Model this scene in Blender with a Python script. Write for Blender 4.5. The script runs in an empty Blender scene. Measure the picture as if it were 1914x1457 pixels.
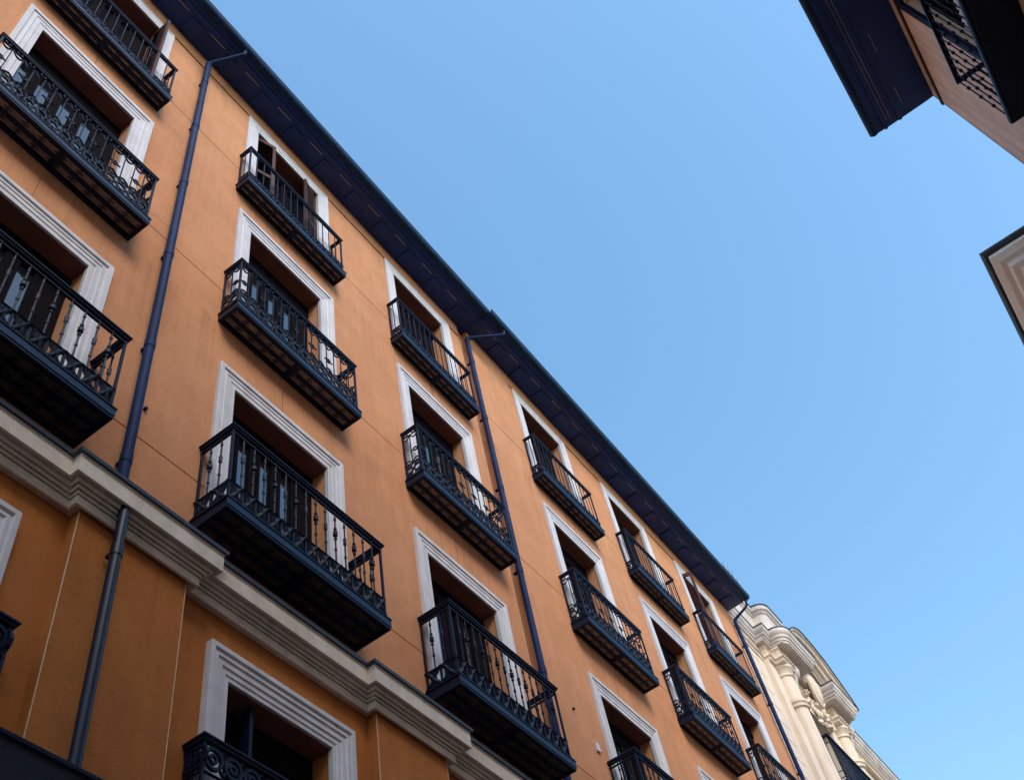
import bpy, bmesh, math, random
from mathutils import Vector, Matrix
random.seed(7)
R = math.radians
S = bpy.context.scene
COL = S.collection

# ------------------------------------------------------------------ camera, sky, sun, exposure
cam_d = bpy.data.cameras.new('camera')
cam = bpy.data.objects.new('camera', cam_d); COL.objects.link(cam)
cam_d.sensor_fit = 'HORIZONTAL'; cam_d.sensor_width = 36
cam_d.lens = 36 * 1991.46 / 1914
cam_d.clip_start = 0.05; cam_d.clip_end = 2000
RW = ((0.5730879, -0.8041248, -0.1579671), (0.6058615, 0.5455433, -0.5790633), (0.5518171, 0.2361480, 0.7998325))
mw = Matrix((RW[0], [-v for v in RW[1]], [-v for v in RW[2]])).transposed().to_4x4()
mw.translation = (0, -4.7, 1.6)
cam.matrix_world = mw
S.camera = cam

SUN_EL, SUN_AZ = 43.0, 207.0          # azimuth clockwise from +Y: hazy sun behind the camera, veiled and soft
world = bpy.data.worlds.new("World"); S.world = world; world.use_nodes = True
nt = world.node_tree
bg = nt.nodes['Background']
sky = nt.nodes.new('ShaderNodeTexSky'); sky.sky_type = 'NISHITA'; sky.sun_disc = False
sky.sun_elevation = R(SUN_EL); sky.sun_rotation = R(SUN_AZ)
sky.air_density = 1.5; sky.dust_density = 2.0; sky.ozone_density = 2.0; sky.altitude = 650
hs = nt.nodes.new('ShaderNodeHueSaturation'); hs.inputs['Saturation'].default_value = 1.15; hs.inputs['Hue'].default_value = .490
nt.links.new(sky.outputs[0], hs.inputs['Color']); nt.links.new(hs.outputs[0], bg.inputs[0]); bg.inputs[1].default_value = 0.145
sl = bpy.data.lights.new('sun', 'SUN'); sun = bpy.data.objects.new('sun', sl); COL.objects.link(sun)
sl.energy = 1.05; sl.angle = R(30); sl.color = (1.0, 0.88, 0.74)
sd = Vector((math.sin(R(SUN_AZ)) * math.cos(R(SUN_EL)), math.cos(R(SUN_AZ)) * math.cos(R(SUN_EL)), math.sin(R(SUN_EL))))
sun.rotation_euler = sd.to_track_quat('Z', 'Y').to_euler()
S.view_settings.view_transform = 'Standard'; S.view_settings.look = 'None'
S.view_settings.exposure = 1.1; S.view_settings.gamma = 1.0
S.render.engine = 'CYCLES'
S.cycles.max_bounces = 8; S.cycles.diffuse_bounces = 5

# ------------------------------------------------------------------ materials
def mat(name, col, rough=0.7, var=0.0, scale=3.0, bump=0.0, bscale=60.0, metal=0.0, spec=0.5, col2=None, streak=0.0, ior=1.5, coat=0.0, crack=False):
    m = bpy.data.materials.new(name); m.use_nodes = True
    n = m.node_tree; b = n.nodes['Principled BSDF']
    b.inputs['Roughness'].default_value = rough; b.inputs['Metallic'].default_value = metal
    b.inputs['Specular IOR Level'].default_value = spec; b.inputs['IOR'].default_value = ior
    b.inputs['Coat Weight'].default_value = coat; b.inputs['Coat Roughness'].default_value = .1
    tc = n.nodes.new('ShaderNodeTexCoord')
    if col2 is None: col2 = tuple(c * (1 - var) for c in col)
    nz = n.nodes.new('ShaderNodeTexNoise'); nz.inputs['Scale'].default_value = scale; nz.inputs['Detail'].default_value = 7
    nz.inputs['Roughness'].default_value = .62
    n.links.new(tc.outputs['Object'], nz.inputs['Vector'])
    rp = n.nodes.new('ShaderNodeValToRGB'); rp.color_ramp.elements[0].position = .3; rp.color_ramp.elements[1].position = .7
    rp.color_ramp.elements[0].color = (*col2, 1); rp.color_ramp.elements[1].color = (*col, 1)
    n.links.new(nz.outputs['Fac'], rp.inputs['Fac'])
    out = rp.outputs['Color']
    if streak > 0:                      # rain streaks: noise stretched along z
        mp = n.nodes.new('ShaderNodeMapping'); mp.inputs['Scale'].default_value = (5.5, 5.5, .35)
        n.links.new(tc.outputs['Object'], mp.inputs['Vector'])
        n2 = n.nodes.new('ShaderNodeTexNoise'); n2.inputs['Scale'].default_value = 1.6; n2.inputs['Detail'].default_value = 6
        n.links.new(mp.outputs[0], n2.inputs['Vector'])
        r2 = n.nodes.new('ShaderNodeValToRGB'); r2.color_ramp.elements[0].position = .36; r2.color_ramp.elements[1].position = .62
        k = 1 - streak
        r2.color_ramp.elements[0].color = (k, k, k, 1); r2.color_ramp.elements[1].color = (1, 1, 1, 1)
        n.links.new(n2.outputs['Fac'], r2.inputs['Fac'])
        mx = n.nodes.new('ShaderNodeMix'); mx.data_type = 'RGBA'; mx.blend_type = 'MULTIPLY'; mx.inputs[0].default_value = 1
        n.links.new(out, mx.inputs[6]); n.links.new(r2.outputs['Color'], mx.inputs[7]); out = mx.outputs[2]
    if crack:                           # hairline cracks in places, soot freckles and faded patches
        def node(t, **kw):
            x = n.nodes.new(t)
            for a, v in kw.items(): x.inputs[a.replace('_', ' ')].default_value = v
            return x
        n3 = node('ShaderNodeTexNoise', Scale=1.3, Detail=6); n.links.new(tc.outputs['Object'], n3.inputs['Vector'])
        vm = n.nodes.new('ShaderNodeMix'); vm.data_type = 'VECTOR'; vm.inputs[0].default_value = .35
        n.links.new(tc.outputs['Object'], vm.inputs[4]); n.links.new(n3.outputs['Color'], vm.inputs[5])
        vo = node('ShaderNodeTexVoronoi', Scale=1.1); vo.feature = 'DISTANCE_TO_EDGE'; n.links.new(vm.outputs[1], vo.inputs['Vector'])
        c1 = n.nodes.new('ShaderNodeMapRange'); c1.inputs[1].default_value = .0; c1.inputs[2].default_value = .012; c1.inputs[3].default_value = .72; c1.inputs[4].default_value = 1
        n.links.new(vo.outputs['Distance'], c1.inputs[0])
        n4 = node('ShaderNodeTexNoise', Scale=.45, Detail=2); n.links.new(tc.outputs['Object'], n4.inputs['Vector'])
        c2 = n.nodes.new('ShaderNodeMapRange'); c2.inputs[1].default_value = .60; c2.inputs[2].default_value = .68; n.links.new(n4.outputs['Fac'], c2.inputs[0])
        mk = n.nodes.new('ShaderNodeMix'); mk.data_type = 'FLOAT'; mk.inputs[2].default_value = 1.0
        n.links.new(c2.outputs[0], mk.inputs[0]); n.links.new(c1.outputs[0], mk.inputs[3])
        n5 = node('ShaderNodeTexNoise', Scale=26, Detail=3); n.links.new(tc.outputs['Object'], n5.inputs['Vector'])
        c5 = n.nodes.new('ShaderNodeMapRange'); c5.inputs[1].default_value = .28; c5.inputs[2].default_value = .40; c5.inputs[3].default_value = .86; c5.inputs[4].default_value = 1; n.links.new(n5.outputs['Fac'], c5.inputs[0])
        n6 = node('ShaderNodeTexNoise', Scale=2.6, Detail=8, Roughness=.7); n.links.new(tc.outputs['Object'], n6.inputs['Vector'])
        c6 = n.nodes.new('ShaderNodeMapRange'); c6.inputs[1].default_value = .35; c6.inputs[2].default_value = .65; c6.inputs[3].default_value = .90; c6.inputs[4].default_value = 1.04; n.links.new(n6.outputs['Fac'], c6.inputs[0])
        m1 = n.nodes.new('ShaderNodeMath'); m1.operation = 'MULTIPLY'; n.links.new(mk.outputs[0], m1.inputs[0]); n.links.new(c5.outputs[0], m1.inputs[1])
        m2_ = n.nodes.new('ShaderNodeMath'); m2_.operation = 'MULTIPLY'; n.links.new(m1.outputs[0], m2_.inputs[0]); n.links.new(c6.outputs[0], m2_.inputs[1])
        # soot drips that start under each row of balconies and fade downwards
        sx = n.nodes.new('ShaderNodeSeparateXYZ'); n.links.new(tc.outputs['Object'], sx.inputs[0])
        def mm(op, a, b_=0.0):
            x = n.nodes.new('ShaderNodeMath'); x.operation = op
            for i_, v_ in enumerate((a, b_)):
                if isinstance(v_, (int, float)): x.inputs[i_].default_value = v_
                else: n.links.new(v_, x.inputs[i_])
            return x.outputs[0]
        t_ = mm('FRACT', mm('DIVIDE', mm('SUBTRACT', 17.885, sx.outputs['Z']), 3.245))
        fade = mm('MAXIMUM', mm('SUBTRACT', 1.0, mm('MULTIPLY', t_, 1.7)), 0.0)
        mp2 = n.nodes.new('ShaderNodeMapping'); mp2.inputs['Scale'].default_value = (9, 9, .5); n.links.new(tc.outputs['Object'], mp2.inputs['Vector'])
        n7 = node('ShaderNodeTexNoise', Scale=1.0, Detail=5, Roughness=.65); n.links.new(mp2.outputs[0], n7.inputs['Vector'])
        c7 = n.nodes.new('ShaderNodeMapRange'); c7.inputs[1].default_value = .50; c7.inputs[2].default_value = .68; n.links.new(n7.outputs['Fac'], c7.inputs[0])
        drip = mm('SUBTRACT', 1.0, mm('MULTIPLY', mm('MULTIPLY', c7.outputs[0], fade), .22))
        m2_ = type('o', (), {'outputs': [mm('MULTIPLY', m2_.outputs[0], drip)]})
        mz = n.nodes.new('ShaderNodeMix'); mz.data_type = 'RGBA'; mz.blend_type = 'MULTIPLY'; mz.inputs[0].default_value = 1
        n.links.new(out, mz.inputs[6]); n.links.new(m2_.outputs[0], mz.inputs[7]); out = mz.outputs[2]
    n.links.new(out, b.inputs['Base Color'])
    if bump > 0:
        nb = n.nodes.new('ShaderNodeTexNoise'); nb.inputs['Scale'].default_value = bscale; nb.inputs['Detail'].default_value = 4
        n.links.new(tc.outputs['Object'], nb.inputs['Vector'])
        bp_ = n.nodes.new('ShaderNodeBump'); bp_.inputs['Strength'].default_value = bump; bp_.inputs['Distance'].default_value = .01
        n.links.new(nb.outputs['Fac'], bp_.inputs['Height']); n.links.new(bp_.outputs[0], b.inputs['Normal'])
    return m
M = {}
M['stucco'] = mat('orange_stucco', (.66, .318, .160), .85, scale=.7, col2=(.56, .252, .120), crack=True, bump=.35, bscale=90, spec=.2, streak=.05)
M['stucco_low'] = mat('deep_orange_shaded_stucco', (.53, .192, .050), .85, scale=1.1, col2=(.43, .150, .037), bump=.45, bscale=70, spec=.2, streak=.06, crack=True)  # deeper orange below the cornice, with some of its shade put into the colour
M['white'] = mat('white_paint', (.70, .69, .72), .55, scale=5, col2=(.58, .565, .58), streak=.14, spec=.4)
M['bead'] = mat('pale_render_bead', (.80, .56, .36), .7, scale=20, var=.3)
M['palecornice'] = mat('pale_grey_cornice', (.92, .90, .88), .6, scale=4, col2=(.82, .80, .78), streak=.08)
M['pipe_dark'] = mat('dark_painted_pipe', (.006, .014, .045), .4, scale=3, col2=(.004, .007, .02), bump=.15, bscale=25, streak=.35, spec=.35)
M['cornice'] = mat('cornice_paint', (.82, .74, .65), .7, scale=4, col2=(.64, .56, .46), bump=.3, bscale=70, streak=.12)
M['iron'] = mat('dark_iron', (.002, .010, .040), .5, scale=8, col2=(.002, .006, .018), bump=.15, bscale=120, spec=.2)
M['slabedge'] = mat('balcony_iron', (.004, .040, .125), .5, scale=9, col2=(.003, .016, .045), bump=.4, bscale=60, spec=.25)
M['zinc'] = mat('zinc', (.05, .065, .10), .45, scale=4, col2=(.03, .04, .06), metal=.3, bump=.1, bscale=30)
M['pipe'] = mat('painted_pipe', (.006, .032, .13), .6, scale=3, col2=(.004, .016, .06), bump=.15, bscale=25, streak=.35, spec=.12)
M['soffit'] = mat('dark_eave_paint', (.004, .042, .22), .55, scale=3, col2=(.003, .025, .14), bump=.3, bscale=20)
M['slot'] = mat('pale_slat', (.42, .38, .46), .7, var=.3)
M['door'] = mat('door_paint', (.010, .007, .010), .8, scale=6, col2=(.006, .005, .007), spec=.03)
M['reveal'] = mat('brown_lintel', (.22, .075, .05), .8, scale=3, var=.2)
M['shutter'] = mat('brown_shutter', (.075, .034, .032), .65, scale=8, col2=(.045, .02, .02), spec=.2)
M['roof'] = mat('roof_tile', (.045, .035, .04), .8, scale=6, var=.5, bump=.5, bscale=15)
M['cream'] = mat('cream_stone', (.80, .67, .54), .75, scale=1.6, col2=(.70, .57, .45), bump=.35, bscale=30, streak=.18)
M['creamgrey'] = mat('grey_stone', (.72, .64, .58), .75, scale=2, col2=(.40, .36, .35), bump=.35, bscale=30)
M['pink'] = mat('rose_render', (.80, .61, .50), .85, scale=2.2, col2=(.66, .49, .40), bump=.5, bscale=40, streak=.2)
M['asphalt'] = mat('asphalt', (.05, .05, .052), .9, scale=4, var=.3, bump=.5, bscale=80)
M['paving'] = mat('paving', (.20, .19, .18), .85, scale=3, var=.25, bump=.4, bscale=40)
M['canvas'] = mat('navy_canvas', (.012, .015, .03), .85, scale=20, var=.3, bump=.3, bscale=150)
M['curtain'] = mat('curtain', (.62, .62, .60), .9, scale=3, var=.1)
M['teal'] = mat('teal_blind', (.03, .16, .18), .6, scale=3, var=.25)
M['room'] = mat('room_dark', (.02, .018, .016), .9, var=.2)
def glass_mat():
    m = mat('window_glass', (.012, .016, .022), .04, scale=2, var=.5, spec=.8, ior=1.6, bump=.35, bscale=5)
    return m
M['glass'] = glass_mat()
def tile_mat(kk):
    """glazed soffit tiles: brownish with a dark flower on every tile"""
    m = bpy.data.materials.new('patterned_soffit_tile'); m.use_nodes = True
    n = m.node_tree; b = n.nodes['Principled BSDF']; b.inputs['Roughness'].default_value = .45
    tc = n.nodes.new('ShaderNodeTexCoord'); sp = n.nodes.new('ShaderNodeSeparateXYZ'); n.links.new(tc.outputs['Object'], sp.inputs[0])
    def mth(op, a, b_=None, c=None):
        x = n.nodes.new('ShaderNodeMath'); x.operation = op
        for i, v in enumerate((a, b_, c)):
            if v is None: continue
            if isinstance(v, (int, float)): x.inputs[i].default_value = v
            else: n.links.new(v, x.inputs[i])
        return x.outputs[0]
    fx = mth('SUBTRACT', mth('FRACT', mth('MULTIPLY', sp.outputs['X'], 5.4)), .5)
    fy = mth('MULTIPLY', sp.outputs['Y'], 5.4)
    r = mth('SQRT', mth('ADD', mth('MULTIPLY', fx, fx), mth('MULTIPLY', fy, fy)))
    ang = mth('ARCTAN2', fy, fx)
    pet = mth('MULTIPLY', mth('COSINE', mth('MULTIPLY', ang, 4.0)), .07)
    dot = mth('LESS_THAN', r, mth('ADD', pet, .17))
    edge = mth('GREATER_THAN', mth('ABSOLUTE', fx), .47)
    f = mth('MAXIMUM', dot, mth('MULTIPLY', edge, .18))
    nz = n.nodes.new('ShaderNodeTexNoise'); nz.inputs['Scale'].default_value = 14; nz.inputs['Detail'].default_value = 5
    n.links.new(tc.outputs['Object'], nz.inputs['Vector'])
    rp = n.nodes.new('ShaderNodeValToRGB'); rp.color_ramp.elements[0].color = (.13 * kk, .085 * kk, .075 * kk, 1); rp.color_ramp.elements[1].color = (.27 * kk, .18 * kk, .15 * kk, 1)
    rp.color_ramp.elements[0].position = .3; rp.color_ramp.elements[1].position = .7
    n.links.new(nz.outputs['Fac'], rp.inputs['Fac'])
    mx = n.nodes.new('ShaderNodeMix'); mx.data_type = 'RGBA'; n.links.new(f, mx.inputs[0]); n.links.new(rp.outputs[0], mx.inputs[6])
    mx.inputs[7].default_value = (.018, .014, .018, 1)
    n.links.new(mx.outputs[2], b.inputs['Base Color'])
    return m
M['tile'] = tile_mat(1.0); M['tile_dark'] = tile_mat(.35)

# ------------------------------------------------------------------ mesh helpers
class MB:
    def __init__(s): s.bm = bmesh.new()
    def face(s, pts):
        try: s.bm.faces.new([s.bm.verts.new(p) for p in pts])
        except ValueError: pass
    def box(s, x0, x1, y0, y1, z0, z1):
        v = [s.bm.verts.new((x, y, z)) for z in (z0, z1) for y in (y0, y1) for x in (x0, x1)]
        for f in ((0, 2, 3, 1), (4, 5, 7, 6), (0, 1, 5, 4), (2, 6, 7, 3), (0, 4, 6, 2), (1, 3, 7, 5)):
            s.bm.faces.new([v[i] for i in f])
    def tube(s, pts, r, n=6, cap=True):
        """tube along a polyline; r is one radius or one per point"""
        pts = [Vector(p) for p in pts]; rs = r if isinstance(r, (list, tuple)) else [r] * len(pts)
        rings = []; ref = None
        closed = (pts[0] - pts[-1]).length < 1e-6 and len(pts) > 3
        if closed: pts = pts[:-1]; rs = rs[:-1]
        N = len(pts)
        for i, p in enumerate(pts):
            a = pts[(i - 1) % N] if (closed or i > 0) else p; c = pts[(i + 1) % N] if (closed or i < N - 1) else p
            t = (c - a).normalized()
            if ref is None:
                ref = t.orthogonal()
                if abs(t.z) > .9: ref = Vector((1, 0, 0))
            u = (ref - t * ref.dot(t)).normalized(); ref = u; w = t.cross(u)
            rings.append([s.bm.verts.new(p + (u * math.cos(2 * math.pi * k / n + math.pi / n) + w * math.sin(2 * math.pi * k / n + math.pi / n)) * rs[i]) for k in range(n)])
        for i in range(N if closed else N - 1):
            A, B = rings[i], rings[(i + 1) % N]
            for k in range(n): s.bm.faces.new((A[k], A[(k + 1) % n], B[(k + 1) % n], B[k]))
        if cap and not closed:
            s.bm.faces.new(rings[0][::-1]); s.bm.faces.new(rings[-1])
    def lathe(s, cx, cy, prof, n=24, a0=0, a1=2 * math.pi):
        full = abs(a1 - a0 - 2 * math.pi) < 1e-6; m = n if full else n + 1
        rings = [[s.bm.verts.new((cx + r * math.cos(a0 + (a1 - a0) * k / n), cy + r * math.sin(a0 + (a1 - a0) * k / n), z)) for k in range(m)] for r, z in prof]
        for A, B in zip(rings, rings[1:]):
            for k in range(n if full else n): s.bm.faces.new((A[k], A[(k + 1) % m], B[(k + 1) % m], B[k])) if (full or k < n) else None
        if full:
            s.bm.faces.new(rings[0][::-1]); s.bm.faces.new(rings[-1])
    def sweep(s, path, prof, closed_prof=True, caps=True):
        """path: plan polyline [(x,y)]; outward = right-hand side of travel (travel +x -> outward -y); prof: [(out,z)] ; mitred"""
        P = [Vector(p) for p in path]; N = len(P); rows = []
        for i in range(N):
            d0 = (P[i] - P[i - 1]).normalized() if i > 0 else None; d1 = (P[i + 1] - P[i]).normalized() if i < N - 1 else None
            d0 = d0 or d1; d1 = d1 or d0
            n0 = Vector((d0.y, -d0.x)); n1 = Vector((d1.y, -d1.x)); m = (n0 + n1)
            m = m / max(m.dot(n0), .15) if m.length > 1e-6 else n0
            rows.append([s.bm.verts.new((P[i].x + m.x * o, P[i].y + m.y * o, z)) for o, z in prof])
        K = len(prof)
        for A, B in zip(rows, rows[1:]):
            for k in range(K if closed_prof else K - 1): s.bm.faces.new((A[k], B[k], B[(k + 1) % K], A[(k + 1) % K]))
        if caps and closed_prof: s.bm.faces.new(rows[0][::-1]); s.bm.faces.new(rows[-1])
    def blob(s, c, r, sub=2, amp=.25, seed=0):
        rnd = random.Random(seed); g = bmesh.ops.create_icosphere(s.bm, subdivisions=sub, radius=1)
        for v in g['verts']:
            k = 1 + rnd.uniform(-amp, amp); v.co = Vector((c[0] + v.co.x * r[0] * k, c[1] + v.co.y * r[1] * k, c[2] + v.co.z * r[2] * k))
    def mesh(s, name, m, bevel=0, smooth=False):
        me = bpy.data.meshes.new(name)
        bmesh.ops.remove_doubles(s.bm, verts=s.bm.verts, dist=1e-5) if bevel else None
        bmesh.ops.recalc_face_normals(s.bm, faces=s.bm.faces)
        if bevel:
            es = [e for e in s.bm.edges if len(e.link_faces) == 2 and e.calc_face_angle(0) > .6]
            bmesh.ops.bevel(s.bm, geom=es, offset=bevel, segments=2, profile=.6, affect='EDGES')
        s.bm.to_mesh(me); s.bm.free()
        if smooth:
            for p in me.polygons: p.use_smooth = True
            me.set_sharp_from_angle(angle=R(40))
        me.materials.append(M[m]); return me
def put(name, me, parent=None, loc=(0, 0, 0), rz=0):
    o = bpy.data.objects.new(name, me); COL.objects.link(o); o.location = loc; o.rotation_euler = (0, 0, rz)
    if parent: o.parent = parent
    return o
def thing(name, label, cat, loc=(0, 0, 0), group=None):
    o = bpy.data.objects.new(name, None); COL.objects.link(o); o.location = loc
    o['label'] = label; o['category'] = cat
    if group: o['group'] = group
    return o
def circ(cx, cy, r, n=12, a0=0, a1=360): return [(cx + r * math.cos(R(a0 + (a1 - a0) * i / n)), cy + r * math.sin(R(a0 + (a1 - a0) * i / n))) for i in range(n + 1)]

# ------------------------------------------------------------------ ground
mb = MB(); mb.box(-300, 300, -300, 300, -.2, 0); g = put('road', mb.mesh('road', 'asphalt')); g['kind'] = 'structure'
for nm, y0, y1 in (('pavement', -1.6, -.01), ('pavement', -8.49, -6.9)):
    mb = MB(); mb.box(-60, 60, y0, y1, .004, .14); g = put(nm, mb.mesh(nm, 'paving', bevel=.02)); g['kind'] = 'structure'

# ------------------------------------------------------------------ relief wall: cells of one depth each, side faces where depths differ
def relief(mb, xs, zs, depth, x_end_caps=False):
    xs = sorted(set(round(x, 4) for x in xs)); zs = sorted(set(round(z, 4) for z in zs))
    D = [[depth((xs[i] + xs[i + 1]) / 2, (zs[j] + zs[j + 1]) / 2) for j in range(len(zs) - 1)] for i in range(len(xs) - 1)]
    for i in range(len(xs) - 1):
        for j in range(len(zs) - 1):
            d, hole = D[i][j]; x0, x1, z0, z1 = xs[i], xs[i + 1], zs[j], zs[j + 1]
            if not hole: mb.face([(x0, d, z0), (x1, d, z0), (x1, d, z1), (x0, d, z1)])
            if i + 1 < len(xs) - 1:
                e = D[i + 1][j][0]
                if abs(e - d) > 1e-6: mb.face([(x1, d, z0), (x1, e, z0), (x1, e, z1), (x1, d, z1)])
            if j + 1 < len(zs) - 1:
                e = D[i][j + 1][0]
                if abs(e - d) > 1e-6: mb.face([(x0, d, z1), (x1, d, z1), (x1, e, z1), (x0, e, z1)])

# window rows: opening half width, opening top, surround outer half width, outer top, balcony data
ROW = {4: dict(hw=.665, top=17.09, ohw=.87, otop=17.30, slab=14.64, d=.22, bh=.95, rail=15.755),
       3: dict(hw=.655, top=13.90, ohw=.88, otop=14.17, slab=11.385, d=.28, bh=.985, rail=12.46),
       2: dict(hw=.695, top=10.46, ohw=.915, otop=10.69, slab=8.15, d=.41, bh=1.02, rail=9.256),
       1: dict(hw=.585, top=6.95, ohw=.805, otop=7.18, slab=5.14, d=.20, bh=.92, rail=6.24)}
COLX = {'A': (1.73, 0), 'B': (4.92, 0), 'C': (8.05, 0), 'D': (11.68, 1), 'E': (14.74, 1), 'F': (17.76, 1)}
XOFF = {('A', 4): -.04, ('A', 3): .01, ('A', 1): -.05, ('B', 1): .065, ('C', 2): -.05, ('B', 3): .0, ('C', 4): .02}
Y2 = -.05; XS = 9.52; XE = 19.80; XW = -3.0
SLABT = .11
wins = {(c, r): (COLX[c][0] + XOFF.get((c, r), 0), Y2 * COLX[c][1]) for c in COLX for r in ROW if r > 1 or c in 'ABC'}
wins[('L', 4)] = wins[('L', 3)] = (-1.47, 0); wins[('L', 2)] = (-1.47, 0)
bld = thing('apartment_building', 'long orange rendered apartment building with white window surrounds and black iron balconies', 'building', (0, 0, 0))
GR = [15.30, 12.03, 8.79]
RV = .25                       # depth of the reveals
def depth(x, z):
    base = 0 if x < XS else Y2
    if 9.30 < x < XS and z > 7.9: base = .055
    for (c, r), (cx, y) in wins.items():
        q = ROW[r]
        if abs(x - cx) < q['hw'] and q['slab'] + SLABT - .02 < z < q['top']: return (RV + y, True)
    if z > 7.9:
        if (x < 9.30 or 10.75 < x < 18.76) and 17.345 < z < 17.415: return (base + .09, False)
        if 18.72 < x < 18.76 and 8.2 < z < 17.415: return (base + .05, False)
        for gz in GR:
            if abs(z - gz) < .008: return (base + .012, False)
        for (c, r), (cx, y) in wins.items():
            q = ROW[r]
            if r < 4 and abs(x - cx) < .006 and q['otop'] < z < q['otop'] + .5: return (base + .01, False)
    else:
        for px in PIL:
            if abs(x - px) < .495: return (base - .10, False)
    return (base, False)
PIL = [-.0, 3.355, 6.54, 9.7, 13.1, 16.3]
PIL = [.17, 3.355, 6.54, 9.9, 13.2, 16.3]
xs = [XW, 9.30, XS, 10.75, 18.72, 18.76, XE]; zs = [0, 3, 7.9, 18.4, 17.345, 17.415, 8.2]
for (c, r), (cx, y) in wins.items():
    q = ROW[r]; xs += [cx - q['hw'], cx + q['hw'], cx - .006, cx + .006]; zs += [q['slab'] + SLABT - .02, q['top'], q['otop'], q['otop'] + .5]
for gz in GR: zs += [gz - .008, gz + .008]
for p in PIL: xs += [p - .495, p + .495]
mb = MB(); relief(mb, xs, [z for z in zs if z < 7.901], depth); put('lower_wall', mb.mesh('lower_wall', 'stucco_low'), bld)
mb = MB(); relief(mb, xs, [z for z in zs if z > 7.899], depth)
mb.box(XE - .01, XE, -.049, 10, 0, 18.3)     # end wall
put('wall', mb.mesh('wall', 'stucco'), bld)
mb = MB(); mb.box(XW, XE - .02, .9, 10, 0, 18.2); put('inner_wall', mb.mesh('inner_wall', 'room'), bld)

# ---------------- windows
def surround_mesh(r):
    q = ROW[r]; hi, zi, ho, zo = q['hw'], q['top'], q['ohw'], q['otop']; w = ho - hi; h = zo - zi; zb = q['slab'] + SLABT + .001
    if r == 4: prof = [(0, .03), (.0, -.022), (.34, -.022), (.36, -.028), (.78, -.028), (.80, -.036), (1, -.036), (1, .0)]
    elif r == 1: prof = [(0, .03), (0, -.02), (.16, -.02), (.18, -.030), (.36, -.030), (.38, -.042), (.58, -.042), (.62, -.056), (.78, -.052), (.82, -.070), (1, -.070), (1, 0)]
    else: prof = [(0, .03), (0, -.02), (.26, -.02), (.28, -.028), (.50, -.028), (.52, -.036), (.60, -.036), (.62, -.030), (.74, -.030), (.77, -.046), (1, -.046), (1, 0)]
    mb = MB(); rows = []
    for (sx, top) in ((-1, 0), (-1, 1), (1, 1), (1, 0)):
        rows.append([mb.bm.verts.new((sx * (hi - .012 + (w + .012) * a), y, (zi - .012 + (h + .012) * a) if top else zb)) for a, y in prof])
    K = len(prof)
    for A, B in zip(rows, rows[1:]):
        for k in range(K): mb.bm.faces.new((A[k], B[k], B[(k + 1) % K], A[(k + 1) % K]))
    mb.bm.faces.new(rows[0]); mb.bm.faces.new(rows[-1])
    return mb.mesh('window_surround', 'white', bevel=.004)
def door_meshes(r):
    q = ROW[r]; h = q['hw']; z0 = q['slab'] + SLABT; z1 = q['top']; tp = z1 - .04
    panes = [(-.66, -.52), (-.37, -.22), (-.07, .08), (.22, .37)]
    panes = [(a * h / .695, b * h / .695) for a, b in panes]
    zt = z1 - .30; zb = z0 + .55
    mb = MB(); xs_ = [-h + .002, h - .002]; zs_ = [z0, z1 - .002, zb, zt]
    for a, b in panes: xs_ += [a, b, a - .035, b + .035]
    zs_ += [zb - .035, zt + .035]
    def dp(x, z):
        for a, b in panes:
            if a < x < b and zb < z < zt: return (.03, False)
            if a - .035 < x < b + .035 and zb - .035 < z < zt + .035: return (-.012, False)
        if z > zt + .12 and z < zt + .22 : return (-.02, False)
        return (0, False)
    relief(mb, xs_, zs_, dp)
    mb.box(-h, h, .085, .1, z0, z1); fr = mb.mesh('door_frame', 'door')
    gs = []
    for a, b in panes:
        mb = MB(); mb.box(a + .001, b - .001, .016, .026, zb + .001, zt - .001); gs.append(mb.mesh('pane', 'glass'))
    return fr, gs
def shutter_mesh(w, z0, z1):
    mb = MB(); mb.box(0, .05, -.018, .018, z0, z1); mb.box(w - .05, w, -.018, .018, z0, z1)
    for a, b in ((z0, z0 + .09), (z1 - .09, z1), ((z0 + z1) / 2 - .04, (z0 + z1) / 2 + .04)): mb.box(.05, w - .05, -.017, .017, a, b)
    z = z0 + .1
    while z < z1 - .1:
        if abs(z - (z0 + z1) / 2) > .05:
            v = [mb.bm.verts.new(p) for p in ((.05, -.014, z), (w - .05, -.014, z), (w - .05, .012, z + .035), (.05, .012, z + .035))]; mb.bm.faces.new(v)
        z += .045
    return mb.mesh('shutter', 'shutter')
SURR = {r: surround_mesh(r) for r in ROW}; DOOR = {r: door_meshes(r) for r in ROW}
q4 = ROW[4]; SH = shutter_mesh(.34, q4['slab'] + SLABT + .02, q4['top'] - .03)
for (c, r), (cx, y) in wins.items():
    if c == 'L': continue
    w = put('window', SURR[r], bld, (cx, y - .001, 0))
    m5 = MB(); q = ROW[r]; m5.box(-q['hw'] + .002, q['hw'] - .002, .004, RV - .045, q['top'] - .02, q['top'] - .0025); put('lintel', m5.mesh('lintel', 'reveal'), w)
    fr, gs = DOOR[r]; put('door_frame', fr, w, (0, RV - .03, 0))
    for gmesh in gs: put('pane', gmesh, w, (0, RV - .03, 0))
    sh = {('B', 4): ((-1, -18), (1, 198)), ('A', 4): ((1, 268),), ('F', 4): ((-1, -75),)}.get((c, r), ())
    for side, ang in sh:
        o = put('shutter', SH, w, (side * (ROW[r]['hw'] - .02), .06 if c == 'B' else .13, 0), R(ang)); o['label'] = 'brown louvred shutter leaf'

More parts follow.
